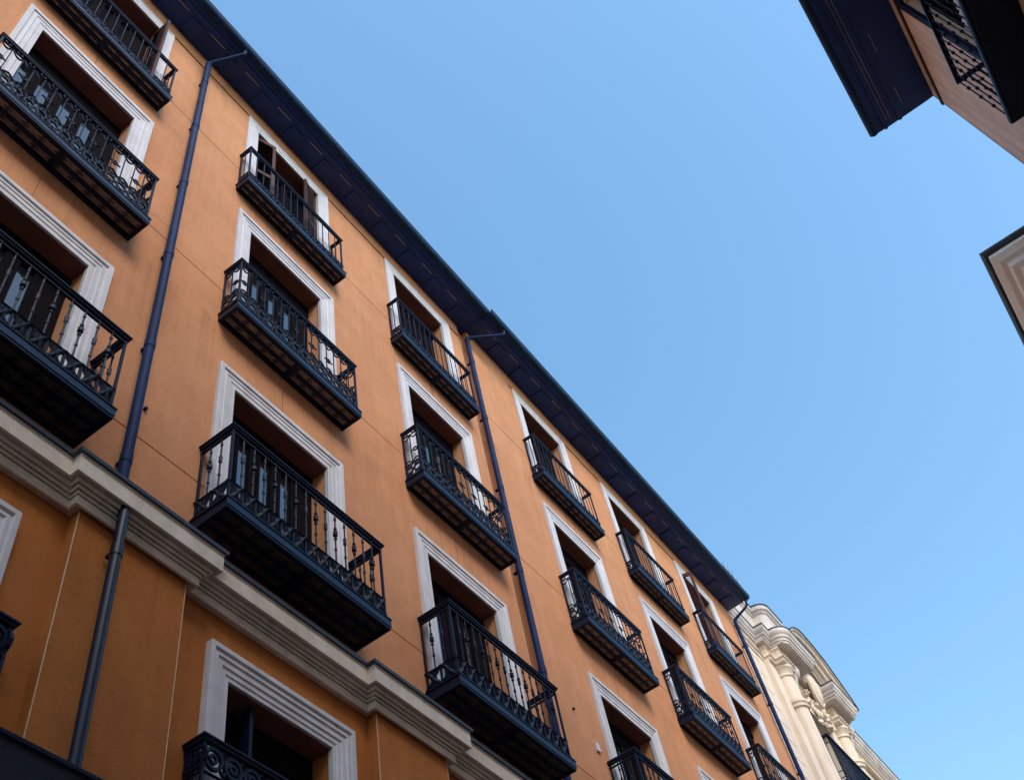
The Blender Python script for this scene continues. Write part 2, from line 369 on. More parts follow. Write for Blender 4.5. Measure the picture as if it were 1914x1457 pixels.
# ---------------- balconies
def turned(v0, v1, knots, r0=.0075):
    """(z, radius) profile of an iron bar with forged knots"""
    pts = [(v0, r0)]
    for t, rr, hh in knots:
        z = v0 + (v1 - v0) * t
        pts += [(z - hh * 1.3, r0), (z - hh, r0 * 1.5), (z - hh * .7, rr), (z, rr * .8), (z + hh * .7, rr), (z + hh, r0 * 1.5), (z + hh * 1.3, r0)]
    pts.append((v1, r0)); return pts
def bar_mesh(v0, v1, kind):
    mb = MB()
    if kind == 'turned': pf = turned(v0, v1, [(.24, .0145, .014), (.52, .019, .045), (.80, .0145, .014)], .0085)
    elif kind == 'turned_wide': pf = turned(v0, v1, [(.24, .015, .014), (.44, .017, .012), (.53, .026, .03), (.62, .017, .012), (.80, .015, .014)], .0085)
    elif kind == 'post': pf = [(v0, .015), (v1, .015)]
    else: pf = [(v0, .0075), (v1, .0075)]
    mb.tube([(0, 0, z) for z, _ in pf], [r_ for _, r_ in pf], n=6 if 'turned' in kind else 4)
    return mb.mesh('baluster', 'iron', smooth='turned' in kind)
def pattern(kind, L, H):
    """flat wrought-iron pattern as polylines (u, v) over length L; v from 0 (slab) to H (underside of the handrail)"""
    P = []; r = .008
    if kind == 'lattice':            # row 2: pierced frieze with curved crosses between two flats
        a, b = .045, .25; n = max(1, round(L / .155)); s = L / n
        for i in range(n):
            u = i * s
            for sg in (0, 1):
                pts = []
                for k in range(7):
                    t = k / 6; v = a + (b - a) * (t if sg == 0 else 1 - t); pts.append((u + s * t, v + math.sin(t * 2 * math.pi) * .02 * (1 if sg else -1)))
                P.append((pts, .019))
            P.append((circ(u + s / 2, (a + b) / 2, .026, 8), .010))
            P.append(([(u, a), (u, b)], .011))
            P.append((circ(u + s / 2, a + .02, .016, 6), .009)); P.append((circ(u + s / 2, b - .02, .016, 6), .009))
        P.append(([(0, b), (L, b)], .014)); P.append(([(0, a), (L, a)], .012))
    elif kind == 'scroll':           # row 3: rings under the rail, scroll band at the foot, links between pairs of bars
        n = max(2, round(L / .135)); s = L / n
        P.append(([(0, H - .09), (L, H - .09)], .007)); P.append(([(0, .06), (L, .06)], .010)); P.append(([(0, .30), (L, .30)], .007))
        for i in range(n):
            u = (i + .5) * s
            P.append(([(u + (t * 2 - 1) * s / 2, H - .09 - .075 * math.sin(math.pi * t)) for t in [k / 8 for k in range(9)]], .0075))
            P.append((circ(u, H - .055, .028, 8), .0065))
            P.append((circ(u, .18, .052, 10), .009)); P.append((circ(u, .105, .026, 8), .008)); P.append((circ(u, .262, .026, 8), .008))
            P.append(([(u - s / 2, .06), (u - s / 4, .12), (u - s / 2, .18), (u - s / 4, .24), (u - s / 2, .30)], .008))
            P.append(([(u + s / 2, .06), (u + s / 4, .12), (u + s / 2, .18), (u + s / 4, .24), (u + s / 2, .30)], .008))
            if i % 2 == 0: P.append((circ(u, H * .56, .03, 8), .0075)); P.append(([(u - s / 2, H * .56), (u - .03, H * .56)], .006)); P.append(([(u + .03, H * .56), (u + s / 2, H * .56)], .006))
            P.append(([(u + (t * 2 - 1) * s / 2, .30 + .06 * math.sin(math.pi * t)) for t in [k / 8 for k in range(9)]], .0075))
    elif kind == 'small':            # row 4: low scroll band
        n = max(2, round(L / .135)); s = L / n
        P.append(([(0, .045), (L, .045)], .008)); P.append(([(0, .235), (L, .235)], .008)); P.append(([(0, H - .035), (L, H - .035)], .006))
        for i in range(n):
            u = (i + .5) * s
            P.append((circ(u - .033, .185, .032, 8), .0085)); P.append((circ(u + .033, .185, .032, 8), .0085))
            P.append((circ(u, .112, .034, 8), .0085)); P.append(([(u - s / 2, .045), (u, .148), (u + s / 2, .045)], .007))
    elif kind == 'roundels':         # row 1: roundels under the rail
        n = max(2, round(L / .17)); s = L / n
        P.append(([(0, H - .25), (L, H - .25)], .011)); P.append(([(0, .05), (L, .05)], .011))
        for i in range(n):
            u = (i + .5) * s; P.append((circ(u, H - .13, .075, 12), .014)); P.append((circ(u, H - .13, .03, 8), .012))
            P.append(([(u - s / 2, H - .04), (u - .05, H - .09)], .012)); P.append(([(u + s / 2, H - .04), (u + .05, H - .09)], .012))
            P.append(([(u - s / 2, H - .22), (u - .05, H - .17)], .012)); P.append(([(u + s / 2, H - .22), (u + .05, H - .17)], .012))
    return P
THK = {'scroll': 1.45, 'small': 1.4, 'lattice': 1.35, 'roundels': 1.25}
def railing_mesh(kind, bh, d, H, ret=True):
    mb = MB()
    for pts, r in pattern(kind, 2 * bh, H): mb.tube([(-bh + u, -d, v) for u, v in pts], r * THK[kind], n=4)
    for pts, r in pattern(kind, d, H):
        for sx in (-1, 1): mb.tube([(sx * bh, -d + u, v) for u, v in pts], r * THK[kind], n=4)
    return mb.mesh('ironwork_band', 'iron')
BAL = {}
def balcony_kit(r):
    q = ROW[r]; bh, d = q['bh'] - .03, q['d'] - .03; T = SLABT; H = q['rail'] - q['slab'] - T - .03
    kit = {}
    # slab: iron frame of flats, with a joint bar in the middle and one lengthwise
    mb = MB(); B, Dp = q['bh'], q['d']
    mb.box(-B, B, -Dp, -Dp + .035, 0, T); mb.box(-B, -B + .035, -Dp + .035, 0, 0, T); mb.box(B - .035, B, -Dp + .035, 0, 0, T)
    mb.box(-B + .035, B - .035, -.035, -.001, 0, T - .003)
    mb.box(-.035, .035, -Dp + .035, -.035, -.002, T - .004)
    nr = 3 if r == 2 else 2; gap = (Dp - .07) / nr
    for k in range(1, nr): mb.box(-B + .035, B - .035, -.035 - gap * k - .022, -.035 - gap * k + .022, .001, T - .006)
    mb.box(-B - .012, B + .012, -Dp - .012, 0, T, T + .018)
    kit['slab'] = mb.mesh('balcony', 'iron', bevel=.004)
    mb = MB(); mb.box(-B - .006, B + .006, -Dp - .006, -Dp - .0005, T * .28, T * .92)
    kit['edge'] = mb.mesh('edge_moulding', 'slabedge', bevel=.002)
    kit['tiles'] = []
    for sx in (-1, 1):
        for k in range(nr):
            w = (B - .07) / 2; cy = -.035 - gap * (k + .5)
            mb = MB(); mb.box(-w + .001, w - .001, -gap / 2 + .021, gap / 2 - .021, .018, .04)
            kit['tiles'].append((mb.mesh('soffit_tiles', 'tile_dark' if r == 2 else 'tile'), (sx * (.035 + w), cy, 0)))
    kind = {4: 'small', 3: 'scroll', 2: 'lattice', 1: 'roundels'}[r]
    kit['band'] = railing_mesh(kind, bh, d, H)
    mb = MB(); rw = .036 if r in (1, 2) else .028
    path = [(-bh - .0, 0), (-bh, -d), (bh, -d), (bh, 0)]
    mb.sweep(path, [(-rw * .6, H - .025), (rw * .6, H - .025), (rw * .7, H - .006), (rw, H), (rw, H + .014), (rw * .6, H + .028), (-rw * .6, H + .028), (-rw, H + .014), (-rw, H), (-rw * .7, H - .006)])
    if r == 2: mb.sweep(path, [(-.012, H - .075), (.012, H - .075), (.012, H - .06), (-.012, H - .06)])
    kit['rail'] = mb.mesh('handrail', 'iron')
    base = {4: .235, 3: .30, 2: .25, 1: .05}[r]; topv = {4: H, 3: H - .09, 2: H, 1: H - .25}[r]
    kinds = {4: ('plain',), 3: ('plain',), 2: ('turned', 'turned_wide'), 1: ('turned',)}[r]
    kit['bars'] = [bar_mesh(base, topv, k) for k in kinds]; kit['post'] = bar_mesh(0, H, 'post')
    n = {4: 14, 3: 15, 2: 15, 1: 11}[r]; ns = {4: 2, 3: 2, 2: 3, 1: 2}[r]
    pos = [(-bh + 2 * bh * i / n, -d) for i in range(1, n)]
    for sx in (-1, 1): pos += [(sx * bh, -d * (1 - i / ns)) for i in range(1, ns)] 
    kit['pos'] = pos; kit['posts'] = [(-bh, -d), (bh, -d), (-bh, -.02), (bh, -.02)]
    BAL[r] = kit
for r in ROW: balcony_kit(r)
for (c, r), (cx, y) in sorted(wins.items()):
    if c == 'L': continue
    k = BAL[r]; q = ROW[r]
    b = put('balcony', k['slab'], bld, (cx, y, q['slab']))
    put('edge_moulding', k['edge'], b)
    for me, l in k['tiles']: put('soffit_tiles', me, b, l)
    z = (0, 0, SLABT)
    put('ironwork_band', k['band'], b, (0, 0, SLABT)); put('handrail', k['rail'], b, z)
    for i, (x, yy) in enumerate(k['pos']): put('baluster', k['bars'][i % len(k['bars'])], b, (x, yy, SLABT))
    for (x, yy) in k['posts']: put('corner_post', k['post'], b, (x, yy, SLABT))

# ---------------- cornice above the ground storeys (breaks forward over the pilasters)
path = [(XW, 0)]
for p in PIL:
    path += [(p - .50, 0), (p - .50, -.08), (p + .50, -.08), (p + .50, 0)]
path += [(XE, 0)]
prof = [(-.03, 7.90), (.17, 7.845), (.215, 7.835), (.215, 7.81), (.195, 7.80), (.19, 7.795), (.19, 7.625), (.172, 7.622), (.168, 7.640), (.140, 7.640), (.136, 7.602), (.126, 7.600), (.122, 7.625), (.112, 7.625), (.109, 7.580), (.100, 7.578),
        (.096, 7.605), (.086, 7.605), (.083, 7.558), (.074, 7.556), (.070, 7.590), (.050, 7.590), (.050, 7.556), (.072, 7.548), (.074, 7.472), (.06, 7.468), (.02, 7.500), (-.03, 7.500)]
mb = MB(); mb.sweep(path, [p for p in prof[4:]] + [(-.03, 7.80)]); put('cornice', mb.mesh('cornice', 'cornice'), bld)
mb = MB(); mb.sweep(path, [(-.03, 7.803), (.198, 7.803), (.215, 7.80), (.218, 7.832), (.17, 7.848), (-.03, 7.91)]); put('cornice_flashing', mb.mesh('cornice_flashing', 'zinc'), bld)

# ---------------- thin pale corner beads where the render turns
def bead(x, y, z0, z1):
    mb = MB(); mb.box(x - .0035, x + .0035, y - .0035, y + .0035, z0, z1); put('corner_bead', mb.mesh('corner_bead', 'bead'), bld)
for p in PIL[1:4]: bead(p - .495, -.10, .2, 7.47); bead(p + .495, -.10, .2, 7.47)
bead(9.30, 0, 7.95, 17.3); bead(XS + .001, Y2, 7.95, 17.3)
# an inward-opened casement standing in the ground-storey opening
mb = MB(); mb.box(4.715, 4.75, .05, .15, 5.4, 6.925); put('open_casement', mb.mesh('open_casement', 'iron', bevel=.004), bld)
# ---------------- eaves: two lengths, the right one set a little forward
def eave(x0, x1, y, name_l):
    mb = MB(); z = 17.77
    prof_ = [(-.3, z + .45), (-.3, z + .005), (0, z), (.03, z), (.03, z - .0), (.375, z + .012), (.375, z - .015), (.405, z - .015), (.405, z + .02), (.47, z + .03), (.47, z + .12), (.0, z + .42)]
    mb.sweep([(x0, y), (x1, y)], prof_)
    e = put('eave', mb.mesh('eave', 'soffit'), bld)
    x = x0 + .25
    while x < x1 - .2:               # shallow boards under the eave and the pale slots between them
        m2 = MB(); m2.box(x, x + .28, y - .322, y - .310, z - .006, z - .0015); put('eave_slot', m2.mesh('eave_slot', 'slot'), e)
        m2 = MB(); m2.box(x + .36, x + .60, y - .30, y - .02, z - .018, z - .001); put('eave_board', m2.mesh('eave_board', 'soffit', bevel=.006), e)
        x += .71
    # gutter
    m2 = MB(); gp = [(.52 + .085 * math.cos(R(a)), z + .10 + .085 * math.sin(R(a))) for a in range(180, 361, 18)]
    gi = [(.52 + .075 * math.cos(R(a)), z + .10 + .075 * math.sin(R(a))) for a in range(360, 179, -18)]
    gp.append((.612, z + .108)); m2.sweep([(x0, y), (x1 + .03, y)], gp + gi)
    xx = x0 + .4
    while xx < x1:
        m2.box(xx, xx + .03, y - .61, y - .43, z + .108, z + .114); xx += .62
    put('gutter', m2.mesh('gutter', 'slabedge', smooth=True), bld)
    # roof: pan tiles in rows, just seen over the gutter
    m3 = MB(); rows_x = int((x1 - x0) / .24)
    m3.box(x0, x1, y - .5, y - .46, z + .11, z + .16)
    for i in range(rows_x):
        a = x0 + i * (x1 - x0) / rows_x; w = (x1 - x0) / rows_x
        P_ = [(a + w / 2 + w / 2 * math.cos(R(t)), z + .12 + .07 * math.sin(R(t))) for t in range(0, 181, 30)]
        for (u0, v0), (u1, v1) in zip(P_, P_[1:]):
            m3.face([(u0, y - .50, v0 - .02), (u1, y - .50, v1 - .02), (u1, 5, v1 + 2.4), (u0, 5, v0 + 2.4)])
    m3.face([(x0, y - .55, z + .12), (x1, y - .55, z + .12), (x1, 5, z + 2.52), (x0, 5, z + 2.52)])
    m3.face([(x0, 10, z + .12), (x1, 10, z + .12), (x1, 5, z + 2.6), (x0, 5, z + 2.6)])
    for xx in (x0 + .001, x1 - .001): m3.face([(xx, y - .5, z + .12), (xx, 10, z + .12), (xx, 5, z + 2.55)])
    put('roof', m3.mesh('roof', 'roof'), bld)
    m4 = MB(); m4.box(x0 + .3, x1 - .3, 2.4, 9.2, z + .5, 22.2); put('attic_shade_block', m4.mesh('attic_shade_block', 'stucco'), bld)  # unseen block set back behind the eave, added only to keep light out
eave(XW, 9.50, 0, 'a'); eave(9.505, XE + .02, Y2, 'b')

# ---------------- downpipes
def pipe_mesh(top, bends, z1, r=.055, joints=(), pm='pipe'):
    mb = MB(); pts = [Vector(p) for p in bends]
    # soften the elbows
    sm = [pts[0]]
    for a, b, c in zip(pts, pts[1:], pts[2:]):
        d0 = (a - b).normalized() * min(.06, (a - b).length * .4); d1 = (c - b).normalized() * min(.06, (c - b).length * .4)
        for t in (0, .33, .66, 1): sm.append((b + d0) * (1 - t) ** 2 + b * 2 * t * (1 - t) + (b + d1) * t * t)
    sm.append(pts[-1]); rs = [r * .62 if p.z > 17.45 else r * (.62 + .38 * min(1, (17.45 - p.z) / .15)) for p in sm] if pts[0].z > 17 else [r] * len(sm)
    mb.tube(sm, rs, n=14)
    for z in joints:
        x, y = pts[-1].x, pts[-1].y; mb.tube([(x, y, z - .05), (x, y, z + .05)], r + .005, n=14); mb.box(x - .02, x + .02, y + r * .8, y + .05 + r, z - .012, z + .012)
    return mb.mesh('downpipe', pm, smooth=True)
js = [16.6, 15.0, 13.3, 11.6, 9.9, 8.3]
put('downpipe', pipe_mesh(0, [(3.42, -.52, 17.80), (3.42, -.52, 17.66), (3.135, -.10, 17.36), (3.135, -.10, 7.86)], 0, .045, js), bld)
put('downpipe', pipe_mesh(0, [(3.13, -.215, 7.64), (3.13, -.215, .1)], 0, .040, [7.2, 5.4, 3.4], 'pipe_dark'), bld)
put('downpipe', pipe_mesh(0, [(9.98, -.57, 17.80), (9.98, -.57, 17.66), (9.405, -.09, 17.36), (9.405, -.09, 7.86)], 0, .045, js), bld)
put('downpipe', pipe_mesh(0, [(19.78, -.55, 17.80), (19.78, -.52, 17.60), (19.70, -.13, 17.36), (19.70, -.13, .1)], 0, .045, js), bld)
# small fittings on the wall
mb = MB(); mb.box(10.44, 10.53, -.075, Y2 - .001, 9.30, 9.42); put('wall_box', mb.mesh('wall_box', 'white', bevel=.006), bld)
mb = MB(); mb.tube([(3.279, .002, 9.174), (3.279, -.03, 9.174)], .018, n=8); put('wall_anchor', mb.mesh('wall_anchor', 'iron'), bld)
mb = MB(); mb.tube([(10.07, Y2 + .002, 9.72), (10.07, Y2 - .03, 9.72)], .016, n=8); put('wall_anchor', mb.mesh('wall_anchor', 'iron'), bld)

# ---------------- bird spikes on the gutter end
sp = MB(); sp.box(18.55, 19.4, -.665, -.64, 17.875, 17.89)
for i, (x, h) in enumerate(((18.64, .20), (18.90, .30), (19.10, .24), (19.32, .22))):
    sp.tube([(x, -.65, 17.88), (x + (.02 if i % 2 else -.03), -.66, 17.88 + h)], .007, n=5)
o = put('bird_spikes', sp.mesh('bird_spikes', 'zinc')); o['label'] = 'thin upright metal spikes on the gutter at the far end of the orange building'; o['category'] = 'bird spikes'

# ------------------------------------------------------------------ canopy at the lower left
aw = thing('awning', 'dark navy shop awning low against the orange wall at the bottom left', 'awning', (0, 0, 4.7))
mb = MB(); x0, x1 = -3.4, 3.9
for a in ([(x0, -1.1, .03), (x1, -1.1, .03), (x1, -.12, .40), (x0, -.12, .40)],): mb.face(a)
mb.face([(x0, -1.1, .03), (x1, -1.1, .03), (x1, -1.1, -.2), (x0, -1.1, -.2)])
mb.face([(x0, -1.1, .0), (x0, -.12, .39), (x0, -.12, -.1)]); mb.face([(x1, -1.1, .0), (x1, -.12, .39), (x1, -.12, -.1)])
me = mb.mesh('awning_cover', 'canvas'); o = put('awning_cover', me, aw); sol = o.modifiers.new('solid', 'SOLIDIFY'); sol.thickness = .012
mb = MB(); mb.tube([(x0, -1.09, .02), (x1, -1.09, .02)], .025, n=8); mb.tube([(x0, -.14, .38), (x1, -.14, .38)], .03, n=8)
for x in (x0 + .1, .2, x1 - .1): mb.tube([(x, -.14, .35), (x, -1.07, .0)], .018, n=6)
put('awning_frame', mb.mesh('awning_frame', 'iron'), aw)

# ------------------------------------------------------------------ far cream building, same side of the street
fb = thing('ornate_building', 'ornate cream stone building with columns and curved pediment beyond the orange building', 'building', (0, 0, 0))
X0 = XE + .02
mb = MB(); X1 = 36.0
xs = [X0, 20.95, 22.45, 24.35, 26.3, X1, 28.0, 29.4, 31.2, 32.6]; zs = [0, 12.0, 18.0, 14.3, 16.55, 13.2, 16.2]
rust = [8 + .47 * k for k in range(22)]
for z in rust: zs += [z, z + .03]
def fdepth(x, z):
    if 22.45 < x < 24.35 and 14.3 < z < 16.55: return (.45, True)
    for a, b in ((28.0, 29.4), (31.2, 32.6)):
        if a < x < b and 13.2 < z < 16.2: return (.3, True)
    if x < 20.95 or x > 26.3:
        if z < 17.2 and any(r0 < z < r0 + .03 for r0 in rust): return (.025, False)
    return (0, False)
relief(mb, xs, zs, fdepth); mb.box(X0, X1, .9, 10, 0, 18.0); put('wall', mb.mesh('wall', 'cream'), fb)
# pilaster strips behind the columns
mb = MB(); mb.box(21.30, 22.35, -.12, .02, 0, 17.2); mb.box(24.55, 26.15, -.12, .02, 0, 17.2); put('pilaster', mb.mesh('pilaster', 'cream', bevel=.01), fb)
# entablature + cornice
plan = [(X0, 0), (21.30, 0), (21.30, -.24), (21.66, -.24), (21.66, -.40)]
for k in range(1, 7):
    t = R(90 * k / 6); plan.append((21.66 + .26 * (1 - math.cos(t)), -.40 - .24 * math.sin(t)))
plan += [(23.28, -.64), (23.28, -.26), (24.72, -.26), (24.72, -.60), (26.05, -.60), (26.05, -.12), (X1, -.12)]
cp = [(-.10, 17.67), (.0, 17.67), (.0, 17.72), (.03, 17.74), (.04, 17.80), (.07, 17.82), (.08, 17.88), (.11, 17.92), (.13, 17.97), (.13, 18.05), (-.1, 18.07)]
mb = MB(); mb.sweep(plan, cp)
for a, b, y in ((21.25, 21.7, -.235), (21.67, 23.27, -.55), (21.95, 23.27, -.63), (24.73, 26.04, -.59), (23.2, 24.8, -.25), (X0, 21.3, .01), (26.0, X1, -.1)):
    mb.box(a, b, y, .02, 17.675 + .002 * int(a * 7 % 5), 18.06 - .003 * int(a * 5 % 7))
put('cornice', mb.mesh('cornice', 'creamgrey'), fb)
mb = MB(); mb.sweep(plan, [(-.1, 18.072), (.135, 18.055), (.15, 18.06), (.15, 18.075), (-.1, 18.10)]); put('cornice_flashing', mb.mesh('cornice_flashing', 'zinc'), fb)
# frieze and architrave below, following the columns
plan2 = [(X0, 0), (21.40, 0), (21.40, -.16), (21.68, -.16), (21.68, -.38), (22.28, -.38), (22.28, -.14), (25.0, -.14), (25.0, -.36), (25.75, -.36), (25.75, -.10), (X1, -.10)]
mb = MB(); mb.sweep(plan2, [(-.16, 17.69), (.0, 17.69), (.02, 17.60), (-.02, 17.56), (-.02, 17.38), (.05, 17.36), (.07, 17.30), (.03, 17.27), (.03, 17.20), (.0, 17.18), (-.16, 17.18)])
for k in range(5): mb.tube([(21.75 + .11 * k, -.40, 17.33), (21.75 + .11 * k, -.47, 17.33)], .028, n=6)
for k in range(5): mb.tube([(25.1 + .13 * k, -.38, 17.33), (25.1 + .13 * k, -.45, 17.33)], .028, n=6)
put('frieze', mb.mesh('frieze', 'cream', bevel=.004), fb)
for cx, cy, rr in ((21.98, -.16, .21), (25.38, -.14, .22)):
    mb = MB(); mb.lathe(cx, cy, [(rr * 1.1, 0), (rr * 1.06, 12), (rr, 15.98), (rr * 1.22, 16.0), (rr * 1.25, 16.05), (rr * 1.1, 16.08), (rr * 1.28, 16.12), (rr * 1.28, 16.20), (rr, 16.23), (rr * .95, 16.88), (rr * 1.12, 16.90), (rr * 1.12, 16.94), (rr, 16.96), (rr * 1.25, 17.10), (rr * 1.35, 17.12), (rr * 1.35, 17.18)], 32)
    put('column', mb.mesh('column', 'cream', smooth=True), fb)
# attic parapet
ap = [(X0, -.10), (21.68, -.10), (21.68, -.24)]
for k in range(1, 6):
    t = R(90 * k / 5); ap.append((21.68 + .24 * (1 - math.cos(t)), -.24 - .2 * math.sin(t)))
ap += [(22.62, -.44), (22.62, .1)]
mb = MB(); mb.sweep(ap, [(-.08, 18.08), (.0, 18.08), (.0, 18.72), (.03, 18.75), (.05, 18.80), (.09, 18.84), (.10, 18.95), (-.08, 19.0)])
mb.box(21.69, 22.6, -.22, .5, 18.08, 18.94); mb.box(22.0, 22.6, -.40, -.22, 18.08, 18.93); mb.box(X0, 21.69, -.03, .5, 18.0, 18.92)
put('parapet', mb.mesh('parapet', 'creamgrey'), fb)
mb = MB(); mb.sweep(ap, [(-.1, 19.002), (.11, 18.955), (.125, 18.96), (.12, 18.98), (-.1, 19.03)]); put('parapet_flashing', mb.mesh('parapet_flashing', 'zinc'), fb)
# segmental pediment
A = [(22.0, 18.12), (22.35, 18.42), (22.75, 18.70), (23.2, 18.90), (23.7, 18.98), (24.2, 18.97), (24.7, 18.86), (25.2, 18.66), (25.7, 18.40), (26.1, 18.16), (26.32, 18.02)]
mb = MB(); pf = [(-.12, -.50), (-.40, -.50), (-.40, -.44), (-.46, -.40), (-.46, -.33), (-.55, -.29), (-.58, -.20), (-.66, -.16), (-.70, -.08), (-.74, -.06), (-.74, .0), (-.10, .02)]
rows = []
for i, (x, z) in enumerate(A):
    a = A[max(i - 1, 0)]; c = A[min(i + 1, len(A) - 1)]; t = Vector((c[0] - a[0], c[1] - a[1])).normalized(); nn = Vector((-t.y, t.x))
    rows.append([mb.bm.verts.new((x + nn.x * n_, y, z + nn.y * n_)) for y, n_ in pf])
for a, b in zip(rows, rows[1:]):
    for k in range(len(pf)): mb.bm.faces.new((a[k], b[k], b[(k + 1) % len(pf)], a[(k + 1) % len(pf)]))
mb.bm.faces.new(rows[0]); mb.bm.faces.new(rows[-1])
tv = [(x, z - .3) for x, z in A]
mb2 = mb
for (xa, za), (xb, zb) in zip(tv, tv[1:]): mb2.face([(xa, -.13, 16.9), (xb, -.13, 16.9), (xb, -.13, zb), (xa, -.13, za)]) if zb > 17 and 23.25 < (xa + xb) / 2 < 24.75 else mb2.face([(xa, -.13, 17.9), (xb, -.13, 17.9), (xb, -.13, zb), (xa, -.13, za)])
put('pediment', mb.mesh('pediment', 'cream'), fb)
mb = MB()
for (xa, za), (xb, zb) in zip(A, A[1:]): mb.face([(xa, -.77, za + .012), (xb, -.77, zb + .012), (xb, .3, zb + .03), (xa, .3, za + .03)])
o = put('pediment_flashing', mb.mesh('pediment_flashing', 'zinc'), fb); s_ = o.modifiers.new('solid', 'SOLIDIFY'); s_.thickness = .025
# cartouche with carved scrolls
mb = MB(); mb.blob((23.95, -.36, 17.62), (.20, .10, .46), 3, 0.0); mb.tube([(23.95 + .24 * math.cos(t), -.33, 17.62 + .52 * math.sin(t)) for t in [k * math.pi / 10 for k in range(21)]], .05, n=6)
rnd = random.Random(3)
for k in range(46):
    t = rnd.uniform(0, 2 * math.pi); u = rnd.uniform(.9, 1.5)
    mb.blob((23.85 + .42 * u * math.cos(t), -.24 + rnd.uniform(-.05, .05), 17.35 + .62 * u * math.sin(t)), (rnd.uniform(.05, .10), .07, rnd.uniform(.05, .11)), 1, .3, k)
for sx in (-1, 1):
    mb.tube([(23.95 + sx * (.5 + .30 * math.cos(t) * (1 - t / 9)), -.22, 16.85 + .28 * math.sin(t) * (1 - t / 9)) for t in [k * .5 for k in range(15)]], .045, n=6)
put('cartouche', mb.mesh('cartouche', 'cream', smooth=True), fb)
for cx in (22.55, 25.95):                 # volute brackets
    mb = MB(); mb.blob((cx, -.26, 17.38), (.17, .20, .24), 2, .03); mb.tube([(cx - .1, -.3, 17.2), (cx - .1, -.24, 16.9), (cx - .05, -.14, 16.6)], [.07, .06, .03], n=8)
    put('scroll_bracket', mb.mesh('scroll_bracket', 'creamgrey', smooth=True), fb)
# arched window and its balcony
mb = MB(); mb.box(22.4, 24.4, .30, .34, 14.2, 16.6); w = put('window', mb.mesh('window', 'door'), fb)
for a in (22.55, 23.47): 
    m2 = MB(); m2.box(a, a + .78, .285, .297, 14.3, 16.4); put('pane', m2.mesh('pane', 'glass'), w)
mb = MB(); mb.box(22.28, 22.45, -.18, -.0, 14.2, 16.62); mb.box(24.35, 24.52, -.18, -.0, 14.2, 16.62)
mb.box(22.28, 24.52, -.18, -.001, 16.622, 16.80); put('window_surround', mb.mesh('window_surround', 'cream', bevel=.01), fb)
for a, b in ((28.0, 29.4), (31.2, 32.6)):
    mb = MB(); mb.box(a, b, .26, .29, 13.2, 16.2); w = put('window', mb.mesh('window', 'door'), fb)
    m2 = MB(); m2.box(a + .1, b - .1, .245, .257, 13.3, 16.0); put('pane', m2.mesh('pane', 'glass'), w)
mb = MB(); mb.box(22.35, 25.0, -.46, 0, 14.12, 14.26); b = put('balcony', mb.mesh('balcony', 'slabedge', bevel=.01), fb)
mb = MB(); HH = 1.15
for i in range(22): mb.tube([(22.40 + 2.55 * i / 21, -.42, 14.26), (22.40 + 2.55 * i / 21, -.42, 14.26 + HH)], .013, n=4)
for i in range(4): mb.tube([(22.40, -.42 + .12 * i, 14.26), (22.40, -.42 + .12 * i, 14.26 + HH)], .013, n=4)
for z in (14.34, 14.5, 15.25): mb.tube([(22.40, 0, z), (22.40, -.42, z), (24.95, -.42, z), (24.95, 0, z)], .014, n=4)
put('railing', mb.mesh('railing', 'iron'), b)
mb = MB(); mb.sweep([(22.40, 0), (22.40, -.42), (24.95, -.42), (24.95, 0)], [(-.035, 14.26 + HH), (.035, 14.26 + HH), (.035, 14.30 + HH), (-.035, 14.30 + HH)]); put('handrail', mb.mesh('handrail', 'iron'), b)

# ------------------------------------------------------------------ opposite side, upper right
ob = thing('townhouse', 'dusky rose townhouse with a deep dark eave at the upper right', 'building', (0, 0, 0))
YF, XC = -8.5, 10.0
mb = MB(); xs = [-14, 5.9, 7.98, XC]; zs = [0, 12.05, 12.03, 15.55, 16.27]
def odepth(x, z):
    if 5.9 < x < 7.98 and 12.05 < z < 15.55: return (YF - .28, True)
    return (YF, False)
relief(mb, xs, zs, odepth); mb.box(XC - .02, XC, -16, YF, 0, 16.27); mb.box(-14, XC - .03, -16, -9.4, 0, 16.2)
put('wall', mb.mesh('wall', 'pink'), ob)
mb = MB(); mb.box(-14, XC + .012, YF - .001, YF + .025, 15.93, 16.0); xx = MB(); xx.box(-14, 4.2, -16, -8.6, 16.3, 17.5); put('townhouse_shade_block', xx.mesh('townhouse_shade_block', 'pink'), ob); put('string_course', mb.mesh('string_course', 'shutter'), ob)  # raised block is unseen, added only to shade the facade across the street
mb = MB(); mb.sweep([(XC, YF), (-14, YF)], [(-.3, 16.9), (-.3, 16.27), (0, 16.27), (.10, 16.262), (.55, 16.26), (.55, 16.235), (.60, 16.235), (.60, 16.262), (.80, 16.262), (.80, 16.235), (.84, 16.235), (.84, 16.27), (.97, 16.28), (.97, 16.4), (0, 16.9)])
e = put('eave', mb.mesh('eave', 'soffit'), ob)
for y in (YF + .70, YF + .76):
    mb = MB(); mb.box(-14, XC - .12, y, y + .007, 16.252, 16.2605); put('eave_joint', mb.mesh('eave_joint', 'slot'), e)
x = XC - .55
while x > -3:
    mb = MB(); mb.box(x, x + .34, YF + .45, YF + .457, 16.252, 16.2605); put('eave_slot', mb.mesh('eave_slot', 'slot'), e); x -= 1.02
mb = MB(); gp = [(1.0 + .07 * math.cos(R(a)), 16.36 + .075 * math.sin(R(a))) for a in range(180, 361, 20)] + [(1.06, 16.36), (.94, 16.36)]
mb.sweep([(XC + .02, YF), (-14, YF)], gp); put('gutter', mb.mesh('gutter', 'slabedge', smooth=True), ob)
